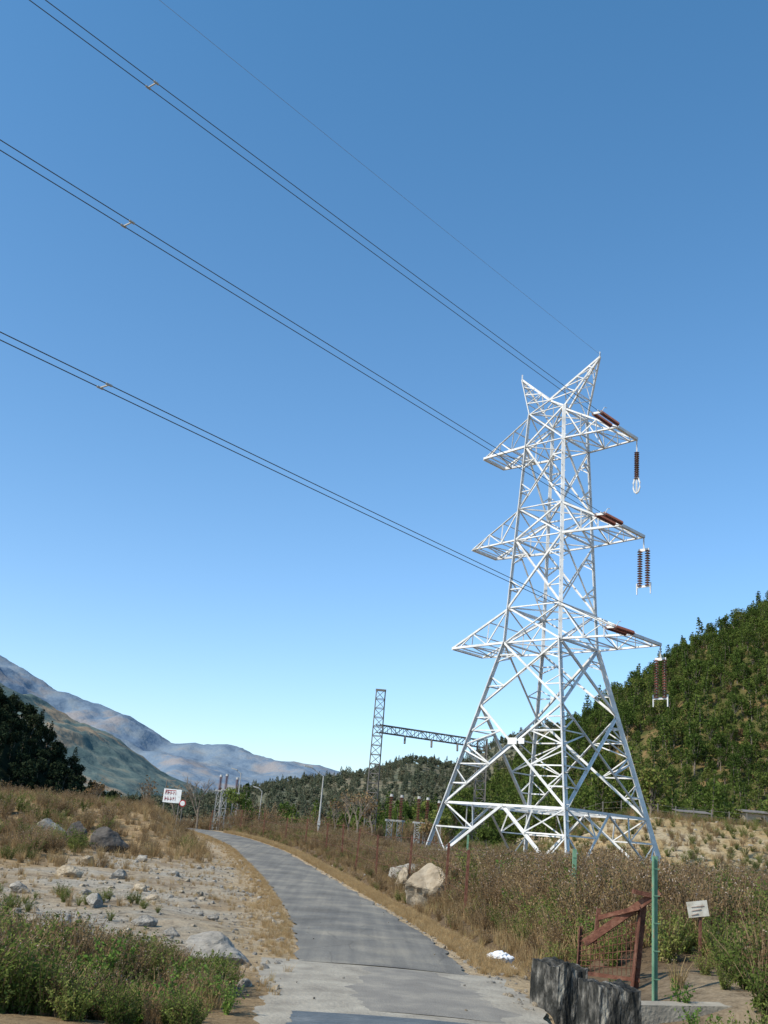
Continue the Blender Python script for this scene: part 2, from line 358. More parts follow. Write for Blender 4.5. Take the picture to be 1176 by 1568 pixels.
shb=[shrub("shb%d"%i,[M_stem,M_leafB,M_seed],stems=34,leaves=26,ls=.042,top=True,spread=.42,seed=1) for i in range(4)]; C_shb=col_of("brown_shrubs_src",shb)
shf=[shrub("shf%d"%i,[M_stem,M_leafF],stems=20,leaves=26,ls=.10,spread=.55) for i in range(3)]; C_shf=col_of("fresh_shrubs_src",shf)
def P(x,y,s,tl=1): return (x,y,height(x,y),s,U(0,6.28),tl)
random.seed(21)
pt=[];pg=[];ps=[];pb=[];pf=[]
for _ in range(9500):
    y=U(23,84); l=U(2.2,34); x=cx(y)-l
    if x<-.42*y-2: continue
    n=FB(x,y,2,.3,3); dens=grassy(x,y)
    if R()<dens and n>-.45: pt.append(P(x,y,U(.22,.62)*(1+.4*n)*(.65+.35*S(y,30,46))))
    if R()<dens*.09: pb.append(P(x,y,U(.4,.85)*(.6+.4*S(y,30,46))))
    if R()<dens*.02 and n>0: ps.append(P(x,y,U(.35,.7)))
for _ in range(240):
    y=U(36,54); x=-U(11,24); 
    if x<-.36*y-2: continue
    (ps if R()<.3 else pb).append(P(x,y,U(.6,1.1)))
for _ in range(2400):
    y=U(14,46); l=U(1.6,12); x=cx(y)-l
    if FB(x,y,4,.4,3)>.06: (pg if R()<.5 else pt).append(P(x,y,U(.06,.19)))
for _ in range(2200):
    y=U(18,78); x=cx(y)-1.5-abs(random.gauss(0,.45)); pg.append(P(x,y,U(.05,.15)))
for _ in range(6500):
    y=U(18,80); l=1.65+abs(random.gauss(0,.75))
    if l<2.5+.3*R(): pg.append(P(cx(y)+l,y,U(.06,.2)*(1+.3*S(y,30,60))))
for _ in range(5600):
    y=U(20,86); l=U(2.9,9); x=cx(y)+l
    hgt=(.4+.5*S(l,3,4.5))*(1-.35*S(y,30,50))
    pt.append(P(x,y,U(.5,1.2)*hgt))
    if R()<.16: pb.append(P(x,y,U(.7,1.35)*hgt*1.15))
    if R()<.07: ps.append(P(x,y,U(.7,1.2)*hgt))
def insight(x,y): return .296<x/y<.352 and 13.8<y<18.6
for _ in range(3400):
    y=U(12.2,58); x=U(3.6,26); l=x-cx(y)
    if x> .47*y+4 or l<3.1+.5*R(): continue
    if y<17.2 and x<4.9: continue
    if x<5.6 and y<19.2 and R()<.75: continue
    if abs(x-5.8)<.5 and abs(y-18)<.5: continue
    n=FB(x,y,8,.45,3); e=(.55+.45*S(l,3.2,5))*(1-.28*S(y,32,50))*(1+.25*N(x,y,6,.6))
    if y<17: e*=.8
    if insight(x,y): e*=.6
    g=n+.9*(x/y-.25)+.25*(1-S(y,14,22))
    if g>.02: ps.append(P(x,y,U(.65,1.2)*e))
    else: pb.append(P(x,y,U(.75,1.35)*e))
    if R()<.14: pt.append(P(x,y,U(.8,1.45)*e))
    if R()<.07: pf.append(P(x,y,U(.5,.95)*e))
for _ in range(2300):
    y=U(54,92); x=U(8,44)
    if x>.47*y+5: continue
    (pt if R()<.5 else (ps if R()<.6 else pb)).append(P(x,y,U(.3,.8)))
for _ in range(400):
    x=U(-6.5,-1.45); y=U(11.2,15.9)
    if y>15.3+.27*(-x-1.6)*.6: continue
    e=(.42+.38*S(-x,1.6,4.5))*(1-.3*S(y,14,15.6))*(1+.3*N(x,y,6,1.2))
    q=FB(x,y,15,.9,2)+U(-.35,.35); (ps if q>-.02 else (pb if q>-.3 else pt)).append(P(x,y,U(.6,1.15)*e))
for (x,y,s) in ((-1.55,12.9,.45),(-1.85,12.4,.5),(-2.9,13.5,.62),(-3.1,13.1,.55),(-4.2,13.0,.5),(-1.3,12.5,.36),(-2.3,12.6,.45),(-3.9,14.4,.4),(-3.5,12.6,.4),(-2.0,13.6,.45),(-2.6,14.2,.4)): pf.append(P(x,y,s))
for (x,y,s) in ((5.1,14.2,.5),(4.7,15.0,.4),(3.9,17.9,.25),(4.4,17.6,.25),(8.5,28,.9),(6.6,33,1.1),(4.3,13.3,.4)): pf.append(P(x,y,s))
for _ in range(150):
    x=U(-8.5,-4.0); y=U(15.5,25)
    if FB(x,y,6,.5,2)>-.05: (ps if R()<.5 else pt).append(P(x,y,U(.15,.38)))
scatter("dry_grass",pt,C_tuft,5); scatter("golden_verge_grass",pg,C_gold,4)
scatter("green_shrubs",ps,C_shg,4); scatter("brown_brush",pb,C_shb,4); scatter("leafy_weeds",pf,C_shf,3)

# rocks --------------------------------------------------------------------
def rockmesh(name,mat,seed,sub=3,flat=.65,link=False):
    bm=bmesh.new(); bmesh.ops.create_icosphere(bm,subdivisions=sub,radius=.5)
    rnd=random.Random(seed); planes=[(Vector((rnd.uniform(-1,1),rnd.uniform(-1,1),rnd.uniform(-.6,1))).normalized(),rnd.uniform(.24,.40)) for _ in range(9)]
    for v in bm.verts:
        c=v.co
        for n,d in planes:
            k=c.dot(n)-d
            if k>0: c=c-n*k*.9
        c=c+c.normalized()*(.05*noise.noise(c*4+Vector((seed,0,0)))+.03*noise.noise(c*9+Vector((0,seed,0))))
        v.co=Vector((c.x*1.15,c.y*.9,c.z*flat))*1.25
    me=bpy.data.meshes.new(name); bm.to_mesh(me); bm.free(); me.materials.append(mat)
    o=bpy.data.objects.new(name,me)
    if link: scene.collection.objects.link(o)
    return o
def boulder(x,y,sx,sz,mat,seed,rot=0,sink=.15,name="boulder",sy=None):
    o=rockmesh(name,mat,seed,4,1,link=True); o.scale=(sx,sy or sx*.85,sz); o.rotation_euler=(0,0,rot); o.location=(x,y,height(x,y)+sz*(.5-sink)*.9); return o
boulder(-2.0,16.6,.88,.48,M_rock,3,.2)
boulder(-10.3,44.5,1.2,1.0,M_rockd,5,.5,.05); boulder(-12.2,46,1.0,1.0,M_rockd,8,1.1,.05); boulder(-13.9,47.3,1.2,1.0,M_rock,9,.1,.05)
boulder(2.5,33.8,1.5,1.35,M_rockp,14,.5,.1); boulder(1.9,38.3,.8,.8,M_rockp,15,1.5); boulder(3.6,34.5,1.0,.8,M_rockp,16,2.)
boulder(2.3,41,1.4,.8,M_rock,17,.4)
for i,(x,y,s) in enumerate(((-8.2,31,.55),(-6.9,31.5,.45),(-5.3,22.5,.45),(-4.6,25,.36),(-3.8,20.2,.36),(-4.9,18.6,.38),(-5.6,28.5,.33),(-3.1,19.0,.26),(-6.4,26.,.3),(-9.,36,.55),(-7.4,24,.4),(-2.9,23,.22),(-4.1,29,.28),(-7.9,40,.45),(-5.9,35,.33))):
    boulder(x,y,s,s*.65,M_rock if i%3 else M_rockp,30+i,i*.9)
stones=[rockmesh("stone%d"%i,[M_rock,M_rockp,M_rockp,M_rock][i],50+i,2,.6) for i in range(4)]; C_st=col_of("stones_src",stones)
sp=[]
for _ in range(5000):
    y=14+34*R()**1.5; l=1.7+abs(random.gauss(0,4.2)); x=cx(y)-l
    n=FB(x,y,5,.5,4)
    if R()<.16+1.2*max(0,n): sp.append((x,y,height(x,y)+.005,.025+.17*R()**5+.03*R(),U(0,6.28),6))
for _ in range(1200):
    y=13+50*R()**1.4; l=1.5+abs(random.gauss(0,.9)); x=cx(y)+l
    sp.append((x,y,height(x,y)+.005,.02+.10*R()**5,U(0,6.28),6))
for _ in range(70):
    y=U(12.5,45); x=cx(y)+U(-1.7,1.7); sp.append((x,y,zr(y)+.03,U(.02,.045),U(0,6),6))
for _ in range(110):
    y=U(66,86);x=U(16,40); sp.append((x,y,height(x,y),U(.1,.4),U(0,6),6))
scatter("gravel",sp,C_st,4)

# ---------------------------------------------------------------- hills
def pine(name,mat,H=9.6):
    b=MB(); b.tube((0,0,-.5),(0,0,H-.6),.14,.03,5,1,False)
    for k in range(13):
        z=2.0+k*(H-2.4)/12; r=(1-(k/13.5))**.75*1.9*U(.7,1.2)
        for j in range(int(8+r*14)):
            a=U(0,6.28); q=r*math.sqrt(U(.08,1)); leaf(b,Vector((q*math.cos(a),q*math.sin(a),z-.22*q+U(-.22,.22))),U(.5,.85),0,.6)
    return b.obj(name,[mat,M_bark],link=False)
def broad(name,mat,n=13,lf=42,H=7,ls=.62):
    b=MB(); b.tube((0,0,-.5),(U(-.2,.2),U(-.2,.2),H*.4),.2,.12,6,1,False)
    for i in range(n):
        a=U(0,6.28); r=U(.2,1)*2.1; z=H*U(.38,.9); r*=math.sin(math.pi*min(1,max(.15,(z/H-.25)/.8))); c=Vector((r*math.cos(a),r*math.sin(a),z))
        b.tube((0,0,H*.3),c,.07,.02,4,1,False); rr=U(.6,1.15)
        for k in range(lf): leaf(b,c+rv()*rr*1.2,ls,0,.4)
    return b.obj(name,[mat,M_bark],link=False)
def bush(name,mat):
    b=MB()
    for i in range(7):
        c=Vector((U(-1,1),U(-1,1),U(.3,1.1))); b.tube((0,0,-.2),c,.05,.02,4,1,False)
        for k in range(26): leaf(b,c+rv()*.8,.42,0,.4)
    return b.obj(name,[mat,M_bark],link=False)
random.seed(31)
C_for=col_of("hill_trees_src",[pine("p0",M_fol),pine("p1",M_fol,11),broad("b0",M_fol,14,44,7.5,.55),broad("b1",M_fol,18,44,8,.55),broad("b2",M_fol,10,50,5.5,.55),broad("b3",M_fol,20,44,9,.55)])
C_bush=col_of("hill_bushes_src",[bush("u0",M_fol),bush("u1",M_fol),bush("u2",M_leafB)])
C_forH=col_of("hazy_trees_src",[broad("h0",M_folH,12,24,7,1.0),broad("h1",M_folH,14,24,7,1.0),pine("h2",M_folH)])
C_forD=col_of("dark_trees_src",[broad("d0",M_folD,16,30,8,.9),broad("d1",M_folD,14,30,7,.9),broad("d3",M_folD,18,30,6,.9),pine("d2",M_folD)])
def hillmat(name,stops,scale,patch=None,pscale=1,bump=0,bs=None,bdist=1,pth=(.55,.66)):
    m=noisy(name,stops,scale=scale,rough=1,detail=12,spec=0,bump=bump,bscale=bs or scale*3,bdist=bdist)
    if patch:
        t=m.node_tree; p=t.nodes['Principled BSDF']; src=p.inputs['Base Color'].links[0].from_socket
        tc=nd(t,'ShaderNodeTexCoord'); n=nd(t,'ShaderNodeTexNoise'); n.inputs['Scale'].default_value=pscale; n.inputs['Detail'].default_value=9; n.inputs['Roughness'].default_value=.65
        t.links.new(tc.outputs['Object'],n.inputs['Vector']); r=ramp(t,[(pth[0],(0,0,0)),(pth[1],(1,1,1))]); t.links.new(n.outputs[0],r.inputs[0])
        x=mixc(t); t.links.new(r.outputs[0],x.inputs[0]); t.links.new(src,x.inputs[6]); x.inputs[7].default_value=(*patch,1); t.links.new(x.outputs[2],p.inputs['Base Color'])
    return m
def hill(name,tab,D,foot,back,x0,x1,nxs,nys,mat,gul=.1,gs=.01,base=-4,rug=.01,oc=5):
    tb=[(a*D,e*D+2.1) for a,e in tab]
    def hz(x,y):
        c=interp(x,tb)+D*rug*FB(x,0,3.3,6/D*2,4)
        if y<=D: f=S(y,foot,D)
        else: f=1-.8*S(y,D,back)
        g=FB(x,y*.7,D*.37,gs,oc); g=.5-abs(g)*1.6
        z=base+(c-base)*f
        return z+(c-base)*gul*g*f*(1-.75*math.exp(-((y-D)/(D*.05))**2))
    vs=[];
    for j in range(nys+1):
        y=foot+(back-foot)*j/nys
        for i in range(nxs+1):
            x=x0+(x1-x0)*i/nxs; vs.append((x,y,hz(x,y)))
    fs=[(j*(nxs+1)+i,j*(nxs+1)+i+1,(j+1)*(nxs+1)+i+1,(j+1)*(nxs+1)+i) for j in range(nys) for i in range(nxs)]
    me=bpy.data.meshes.new(name); me.from_pydata(vs,[],fs); me.update(); me.materials.append(mat); me.polygons.foreach_set('use_smooth',[True]*len(fs))
    o=bpy.data.objects.new(name,me); scene.collection.objects.link(o); return hz
M_hr=hillmat("forest_floor",[(.36,(.05,.06,.02)),(.5,(.10,.09,.035)),(.62,(.20,.13,.06))],.12,bump=1,bs=.6,bdist=1)
hz=hill("forested_hill",[(-.02,-.01),(.06,.005),(.12,.03),(.17,.075),(.2194,.117),(.2585,.144),(.318,.192),(.4047,.249),(.5,.30),(.7,.38),(1.0,.42)],450,170,700,-40,460,120,90,M_hr,.16,.012,-4,.010)
pts=[];bu=[]
random.seed(41)
y=175
while y<500:
    x=-30
    while x<min(440,y*.62+30):
        X=x+U(-3.0,3.0);Y=y+U(-3.0,3.0); n=FB(X,Y,1.7,.022,4)
        z=hz(X,Y)
        if z>-1: 
            if n>-.5:
                s=U(.45,1.0)+.6*R()**4+.15*n
                pts.append((X,Y,z-.4,s*(.75+.35*S(Y,230,380)),U(0,6.28),1))
            if n<-.25 or R()<.25: bu.append((X+U(-2,2),Y+U(-2,2),z-.3,U(.8,1.8),U(0,6.28),1))
        x+=4.0
    y+=4.2
scatter("hillside_forest",pts,C_for,6); scatter("hillside_bushes",bu,C_bush,3)
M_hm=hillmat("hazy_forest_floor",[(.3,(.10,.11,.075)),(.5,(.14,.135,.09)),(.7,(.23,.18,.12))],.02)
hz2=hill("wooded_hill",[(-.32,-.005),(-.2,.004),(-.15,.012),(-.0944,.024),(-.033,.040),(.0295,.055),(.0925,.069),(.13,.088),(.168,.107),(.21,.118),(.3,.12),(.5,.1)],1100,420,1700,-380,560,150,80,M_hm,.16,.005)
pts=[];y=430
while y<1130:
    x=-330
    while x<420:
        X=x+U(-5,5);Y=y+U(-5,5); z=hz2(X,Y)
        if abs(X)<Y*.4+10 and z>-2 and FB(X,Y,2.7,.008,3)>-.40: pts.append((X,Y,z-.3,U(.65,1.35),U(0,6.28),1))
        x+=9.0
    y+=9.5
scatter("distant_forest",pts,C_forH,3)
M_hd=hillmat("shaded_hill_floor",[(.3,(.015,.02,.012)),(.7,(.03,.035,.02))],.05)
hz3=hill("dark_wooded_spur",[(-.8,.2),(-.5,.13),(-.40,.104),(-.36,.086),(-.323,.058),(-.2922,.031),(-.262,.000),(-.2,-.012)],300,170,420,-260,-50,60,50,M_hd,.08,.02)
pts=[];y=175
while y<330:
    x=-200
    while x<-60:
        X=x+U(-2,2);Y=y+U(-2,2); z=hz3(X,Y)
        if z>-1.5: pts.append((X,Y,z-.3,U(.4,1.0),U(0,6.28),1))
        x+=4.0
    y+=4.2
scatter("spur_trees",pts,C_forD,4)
M_h3=hillmat("haze_blue_green_ridge",[(.40,(.08,.115,.11)),(.5,(.11,.145,.135)),(.60,(.16,.175,.145))],.012,(.26,.20,.14),.006,.8,.02,18,(.53,.62))  # distance haze mixed into the base colour; the brown patches are ground
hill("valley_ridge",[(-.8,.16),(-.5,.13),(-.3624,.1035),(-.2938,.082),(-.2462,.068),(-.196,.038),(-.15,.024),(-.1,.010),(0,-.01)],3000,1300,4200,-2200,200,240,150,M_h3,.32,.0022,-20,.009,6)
M_h4=hillmat("haze_blue_mountain",[(.40,(.135,.185,.245)),(.5,(.165,.215,.27)),(.60,(.20,.235,.265))],.006,(.25,.235,.235),.003,.6,.008,50,(.53,.64))  # blue of the aerial haze painted into the base colour
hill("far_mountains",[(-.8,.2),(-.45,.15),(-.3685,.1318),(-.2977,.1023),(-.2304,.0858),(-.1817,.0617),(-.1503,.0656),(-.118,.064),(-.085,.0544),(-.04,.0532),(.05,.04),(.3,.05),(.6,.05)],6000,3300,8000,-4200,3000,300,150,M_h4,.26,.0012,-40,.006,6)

# ---------------------------------------------------------------- valley trees
random.seed(51)
pts=[]
for _ in range(420):
    y=U(98,190); x=U(-.10*y-2,.42*y+8)
    if x<8 and y<112: continue
    if abs(x-cx(y))<6: continue
    pts.append((x,y,height(x,y,False)-.2,U(.3,.65) if x<10 else U(.35,.8),U(0,6.28),1))
scatter("valley_trees",pts,C_for,6)
pts=[]
for _ in range(200):
    y=U(84,130); x=U(-30,8)
    if abs(x-cx(y))<3.5: continue
    pts.append((x,y,height(x,y,False)-.1,U(1.2,2.4),U(0,6.28),1))
scatter("scrub_bushes",pts,C_shb,4)
def bare_tree(name,loc,H,leaves=0,lm=None,seed=1):
    rnd=random.Random(seed); b=MB()
    def br(p,d,l,r,k):
        q=p+d*l; b.tube(p,q,r,r*.65,5,0,False)
        if k==0:
            for _ in range(leaves): leaf(b,q+rv()*.35,.22,1)
            return
        for _ in range(3 if k>1 else 4):
            nd_=(d+Vector((rnd.uniform(-1,1),rnd.uniform(-1,1),rnd.uniform(-.2,.7)))*.62).normalized(); br(p.lerp(q,rnd.uniform(.6,1)),nd_,l*rnd.uniform(.6,.85),r*.6,k-1)
    br(Vector((0,0,-.2)),Vector((rnd.uniform(-.1,.1),0,1)).normalized(),H*.33,H*.018,4)
    return b.obj(name,[M_bark,lm or M_leafB],loc=loc)
for i,(x,y,top,lv,lm) in enumerate(((-14.4,95,7.6,0,None),(-18.5,90,6.2,1,None),(-10.4,92,5.8,8,M_leafG),(.1,84,6.8,2,None),(-1.8,88,5.0,1,None),(1.4,90,5.5,3,M_leafB),(7.5,92,5.2,9,M_leafG),(-22,88,5,2,None),(-16.2,93,5.8,1,None),(-.7,86,5.8,1,None),(9,72,3.6,7,M_leafG),(5.3,80,3.6,4,M_leafB))):
    g=height(x,y); bare_tree("leafy_tree" if lv>5 else "bare_tree",(x,y,g),(top-g)*.92,lv,lm,60+i)

# ---------------------------------------------------------------- pylon
a=math.radians(45); DX=Vector((math.cos(a),-math.sin(a),0)); PX=Vector((-math.sin(a),-math.cos(a),0)); TC=Vector((10.4,57.5,0))
def T(d,p_,z): return TC+DX*d+PX*p_+Vector((0,0,z))
HW=[(.2,4.85),(13.2,1.93),(25.6,1.40),(27.8,1.28)]
CR=[(1,1),(1,-1),(-1,-1),(-1,1)]
def C(i,z): h=interp(z,HW); return T(CR[i%4][0]*h,CR[i%4][1]*h,z)
tower=empty("transmission_tower",(0,0,0))
random.seed(61)
body=MB(); K=.80
for i in range(4):
    body.angle(C(i,.2),C(i,13.2),.24); body.angle(C(i,13.2),C(i,27.8),.19)
    body.box(C(i,-.9),C(i,.5),.8)
def xpanel(i,z0,z1,w,sub=0,top=True):
    w*=K
    A,B,Cc,D_=C(i,z0),C(i+1,z0),C(i+1,z1),C(i,z1)
    body.angle(A,Cc,w); body.angle(B,D_,w)
    if top: body.angle(D_,Cc,w*.9)
    if sub:
        wa=(B-A).length; wb=(Cc-D_).length; f=wa/(wa+wb); Mx=A.lerp(Cc,f)
        for P0,Q0 in ((A,D_),(B,Cc)):
            for cnr,leg in ((P0,0),(Q0,1)):
                ks=[.5] if sub==1 else [.33,.66]
                for k in ks:
                    q=cnr.lerp(Mx,k); zz=q.z; lt=(zz-P0.z)/(Q0.z-P0.z); lp=P0.lerp(Q0,lt)
                    body.angle(q,lp,.075)
                    nxt=P0.lerp(Q0,(lt+f)*.5 if sub==1 else lt+( .14 if leg==0 else -.14))
                    body.angle(q,nxt,.065)
                if sub==2:
                    lpM=P0.lerp(Q0,f); body.angle(cnr.lerp(Mx,.66),lpM,.065)
for i in range(4):
    A,B,Cc,D_=C(i,.2),C(i+1,.2),C(i+1,4.0),C(i,4.0); Mx=(Cc+D_)/2
    body.angle(D_,Cc,.13); body.angle(A,Mx,.14); body.angle(B,Mx,.14)
    for P0,Q0 in ((A,D_),(B,Cc)):
        for k in (.33,.66):
            body.angle(P0.lerp(Mx,k),P0.lerp(Q0,k),.075)
        body.angle(P0.lerp(Mx,.33),P0.lerp(Q0,.66),.07); body.angle(P0.lerp(Mx,.66),Q0,.07)
        body.angle(P0.lerp(Mx,.66),Q0.lerp(Mx,.5),.07)
    xpanel(i,4.0,9.5,.18,2,False); xpanel(i,9.5,13.2,.16,1)
    xpanel(i,13.2,15.3,.12); xpanel(i,15.3,19.5,.13,1); xpanel(i,19.5,21.5,.11); xpanel(i,21.5,25.6,.12,1); xpanel(i,25.6,27.8,.10)
for z in (4.0,13.2,15.3,19.5,21.5,25.6,27.8):
    body.angle(C(0,z),C(2,z),.075); body.angle(C(1,z),C(3,z),.075)
    if z==4.0:
        for i in range(4): body.angle((C(i,z)+C(i+1,z))/2,(C(i+1,z)+C(i+2,z))/2,.09)
for k in range(60):
    q=C(0,3+.4*k) if 3+.4*k<27 else C(0,27); body.box(q,q+(DX if k%2 else PX)*.2,.025)
body.obj("lattice_body",M_steel,tower)
arms=MB()
ARM=[(25.6,27.6,4.9,1.1),(19.5,21.4,5.3,1.25),(13.2,15.2,6.2,1.5)]
for z0,z1,Ln,e in ARM:
    for s in (1,-1):
        h0=interp(z0,HW);h1=interp(z1,HW)
        E={1:T(s*Ln,e,z0),-1:T(s*Ln,-e,z0)}
        Bp={q:T(s*h0,q*h0,z0) for q in (1,-1)}; Up={q:T(s*h1,q*h1,z1) for q in (1,-1)}
        arms.angle(E[1],E[-1],.17)
        F=(.0,.33,.62,.86)
        for q in (1,-1):
            arms.angle(Bp[q],E[q],.13); arms.angle(Up[q],E[q],.11)
            for k,f in enumerate(F[1:],1):
                arms.angle(Bp[q].lerp(E[q],f),Up[q].lerp(E[q],f),.06)
                arms.angle(Bp[q].lerp(E[q],f) if k%2 else Bp[q].lerp(E[q],F[k-1]),Up[q].lerp(E[q],F[k-1]) if k%2 else Up[q].lerp(E[q],f),.065)
        for k,f in enumerate(F[1:],1):
            arms.angle(Bp[1].lerp(E[1],f),Bp[-1].lerp(E[-1],f),.065)
            arms.angle(Up[1].lerp(E[1],f),Up[-1].lerp(E[-1],f),.055)
            if k%2: arms.angle(Bp[1].lerp(E[1],F[k-1]),Bp[-1].lerp(E[-1],f),.065)
            else: arms.angle(Bp[-1].lerp(E[-1],F[k-1]),Bp[1].lerp(E[1],f),.065)
        arms.angle(Up[1],Up[-1],.09)
zt=27.8; ht=interp(zt,HW)
Ci={q:T(0,q*ht*.8,28.55) for q in (1,-1)}
for q in (1,-1):
    arms.angle(Ci[q],T(ht,q*ht,zt),.1); arms.angle(Ci[q],T(-ht,q*ht,zt),.1)
arms.angle(Ci[1],Ci[-1],.09)
for s in (1,-1):
    Pk=T(s*2.95,0,31.15); bs=[T(s*ht,ht,zt),T(s*ht,-ht,zt),Ci[-1],Ci[1]]
    for q in bs: arms.angle(q,Pk,.105)
    for k,f in enumerate((.3,.55,.78)):
        r_=[q.lerp(Pk,f) for q in bs]; f0=(0,.3,.55)[k]; r0=[q.lerp(Pk,f0) for q in bs]
        for j in range(4): arms.angle(r_[j],r_[(j+1)%4],.055); arms.angle(r0[j],r_[(j+1)%4],.055)
    arms.angle(Pk,Pk+Vector((0,0,.35)),.07)
arms.obj("cross_arms",M_steel,tower)
pl=MB(); c0=(C(3,7.4)+C(0,7.4))/2; nrm=PX
pl.box(c0+nrm*.12+DX*-.3,c0+nrm*.12+DX*.3,.03,.35); pl.box(c0+nrm*.12+DX*.42,c0+nrm*.12+DX*.8,.03,.3)
pl.obj("danger_plate",M_white,tower)
def string(b,A,B,n,r=.13):
    A=Vector(A);B=Vector(B); b.tube(A,B,.03,None,6,1)
    for k in range(n):
        c=A.lerp(B,(k+.5)/n); d=(B-A).normalized()*((B-A).length/n)
        b.tube(c-d*.3,c+d*.12,.06,r,10,0); b.tube(c+d*.12,c+d*.25,r,r*.9,10,0)
wd=Vector((-.63,-.776,0)).normalized()
ins=MB(); wires=empty("power_line")
side=Vector((-wd.y,wd.x,0))
slopes=[.040,.019,.0]
att=[]
for (z0,z1,Ln,e),sl in zip(ARM,slopes):
    A=T(Ln,e,z0)
    dirn=(wd+Vector((0,0,-.06))).normalized()
    y0=A+dirn*.35; y1=y0+dirn*2.3
    for s in (-.22,.22):
        ins.box(A,y0+side*s,.05,mi=1); string(ins,y0+side*s,y1+side*s,15,.13); ins.box(y1+side*s,y1+dirn*.35+side*s,.05,mi=1)
    ins.box(y1+side*-.24,y1+side*.24,.05,.12,mi=1)
    st=y1+dirn*.3; att.append((st,sl))
    ins.polytube([y1+side*.3,y1+side*.45+Vector((0,0,.25)),y1-dirn*.4+side*.4+Vector((0,0,.35))],.02,5,1)
for j,(z0,z1,Ln,e) in enumerate(ARM):
    A=T(Ln,-e,z0-.05)
    ss=(0,) if j==0 else (-.24,.24)
    top=A+Vector((0,0,-.75)); bot=top+Vector((0,0,-2.15 if j else -1.75))
    ins.box(A,top,.06,mi=1)
    if j: ins.box(top-DX*.34,top+DX*.34,.05,.16,mi=1)
    for s in ss: string(ins,top+DX*s,bot+DX*s,15,.16)
    if j:
        ins.box(bot-DX*.42,bot+DX*.42,.05,.12,mi=1)
        for s in (-.43,.43): ins.tube(bot+DX*s+Vector((0,0,.2)),bot+DX*s-Vector((0,0,.45)),.05,.035,6,1)
    else:
        ins.polytube([bot+DX*(.22*math.sin(q))+Vector((0,0,-.38+.5*math.cos(q))) for q in [k*.6283 for k in range(11)]],.05,6,1)
        ins.box(bot,bot+Vector((0,0,-.9)),.08,mi=1)
ins.obj("insulators",[M_ins,M_steel],tower)
for k,(st,sl) in enumerate(att):
    b=MB()
    for s in (-.2,.2):
        pts=[]
        for i in range(60):
            d=i*4.0; pts.append(st+side*s+wd*d+Vector((0,0,-sl*d+.00012*d*d)))
        b.polytube(pts,.0145,6)
    for d in (31.5,75,120):
        q=st+wd*d+Vector((0,0,-sl*d+.00012*d*d)); b.box(q-side*.24,q+side*.24,.035,mi=1)
        for s in (-.2,.2): b.box(q+side*s-wd*.1,q+side*s+wd*.1,.05,mi=1)
    b.obj("conductor_bundle",[M_wire,M_steel_m],wires)
b=MB(); Pk=T(2.95,0,31.3)
b.polytube([Pk+wd*i*4.0+Vector((0,0,-.058*i*4+.00014*(i*4)**2)) for i in range(60)],.007,6); b.obj("earth_wire",M_wireE,wires)

# ---------------------------------------------------------------- gantry
def lattice(b,A,B,w0,w1,n,mw=.09,bw=.05):
    A,B,x,y=b.frame(A,B)
    def q(k,i):
        f=k/n; w_=(w0+(w1-w0)*f)/2; s=[(1,1),(1,-1),(-1,-1),(-1,1)][i%4]; return A.lerp(B,f)+x*s[0]*w_+y*s[1]*w_
    for i in range(4):
        b.angle(q(0,i),q(n,i),mw)
        for k in range(n):
            b.angle(q(k,i) if k%2 else q(k,i+1),q(k+1,i+1) if k%2 else q(k+1,i),bw); b.angle(q(k+1,i),q(k+1,i+1),bw)
g=MB(); G1=Vector((1.2,96,0)); G2=Vector((11.9,102.5,0))
lattice(g,G1+Vector((0,0,-.5)),G1+Vector((0,0,15)),1.1,.85,18,.1,.055); lattice(g,G2+Vector((0,0,-.5)),G2+Vector((0,0,11.9)),1.1,.9,15,.1,.055)
lattice(g,G1+Vector((0,0,11.4)),G2+Vector((0,0,11.4)),.7,.7,14,.085,.055)
g.box(G1+Vector((-.5,0,15)),G1+Vector((.5,0,15)),.2)
for f in (.25,.5,.75):
    q=G1.lerp(G2,f)+Vector((0,-.4,11.0)); g.tube(q,q+Vector((0,-.3,-.7)),.1,.1,8)
g.obj("substation_gantry",M_steel_d)
def apparatus(x,y,hs,hi,name="circuit_breaker"):
    z=height(x,y); b=MB(); lattice(b,(x,y,z-.2),(x,y,z+hs),.45,.45,5,.06,.035)
    b.box((x-.4,y,z+hs),(x+.4,y,z+hs),.3,.15)
    b.tube((x,y,z+hs+hi),(x,y,z+hs+hi+.2),.16,.12,10)
    o=b.obj(name,[M_steel_m])
    b2=MB(); string(b2,(x,y,z+hs+.05),(x,y,z+hs+hi),14,.19); b2.obj("insulator_column",[M_ins,M_steel_d],o)
for x,y in ((2.7,86),(3.6,87),(5.0,86),(5.8,87),(7.0,90)): apparatus(x,y,1.7,1.9)
for x,y in ((-13.6,101),(-12.9,100),(-12.1,102)): apparatus(x,y,4.1,1.3,"voltage_transformer")
def lamp(x,y,top,arm=(-.9,-.2,.5)):
    z=height(x,y); b=MB(); b.tube((x,y,z-.3),(x,y,z+(top-z)*.5),.075,.065,10); b.tube((x,y,z+(top-z)*.5),(x,y,top),.055,.04,10)
    e=Vector((x,y,top))+Vector(arm); b.tube((x,y,top-.05),e,.03,.03,8)
    d=Vector((arm[0],arm[1],.1)).normalized(); b.box(e-d*.1,e+d*.5,.2,.1); b.box((x-.1,y-.12,z+1),(x+.1,y-.12,z+1),.1,.3)
    b.obj("street_lamp",M_steel_m)
lamp(-2.6,72,5.5); lamp(-11.6,100,6.4,(-.5,0,.3)); lamp(-10.3,110,5.2,(-.5,0,.3))

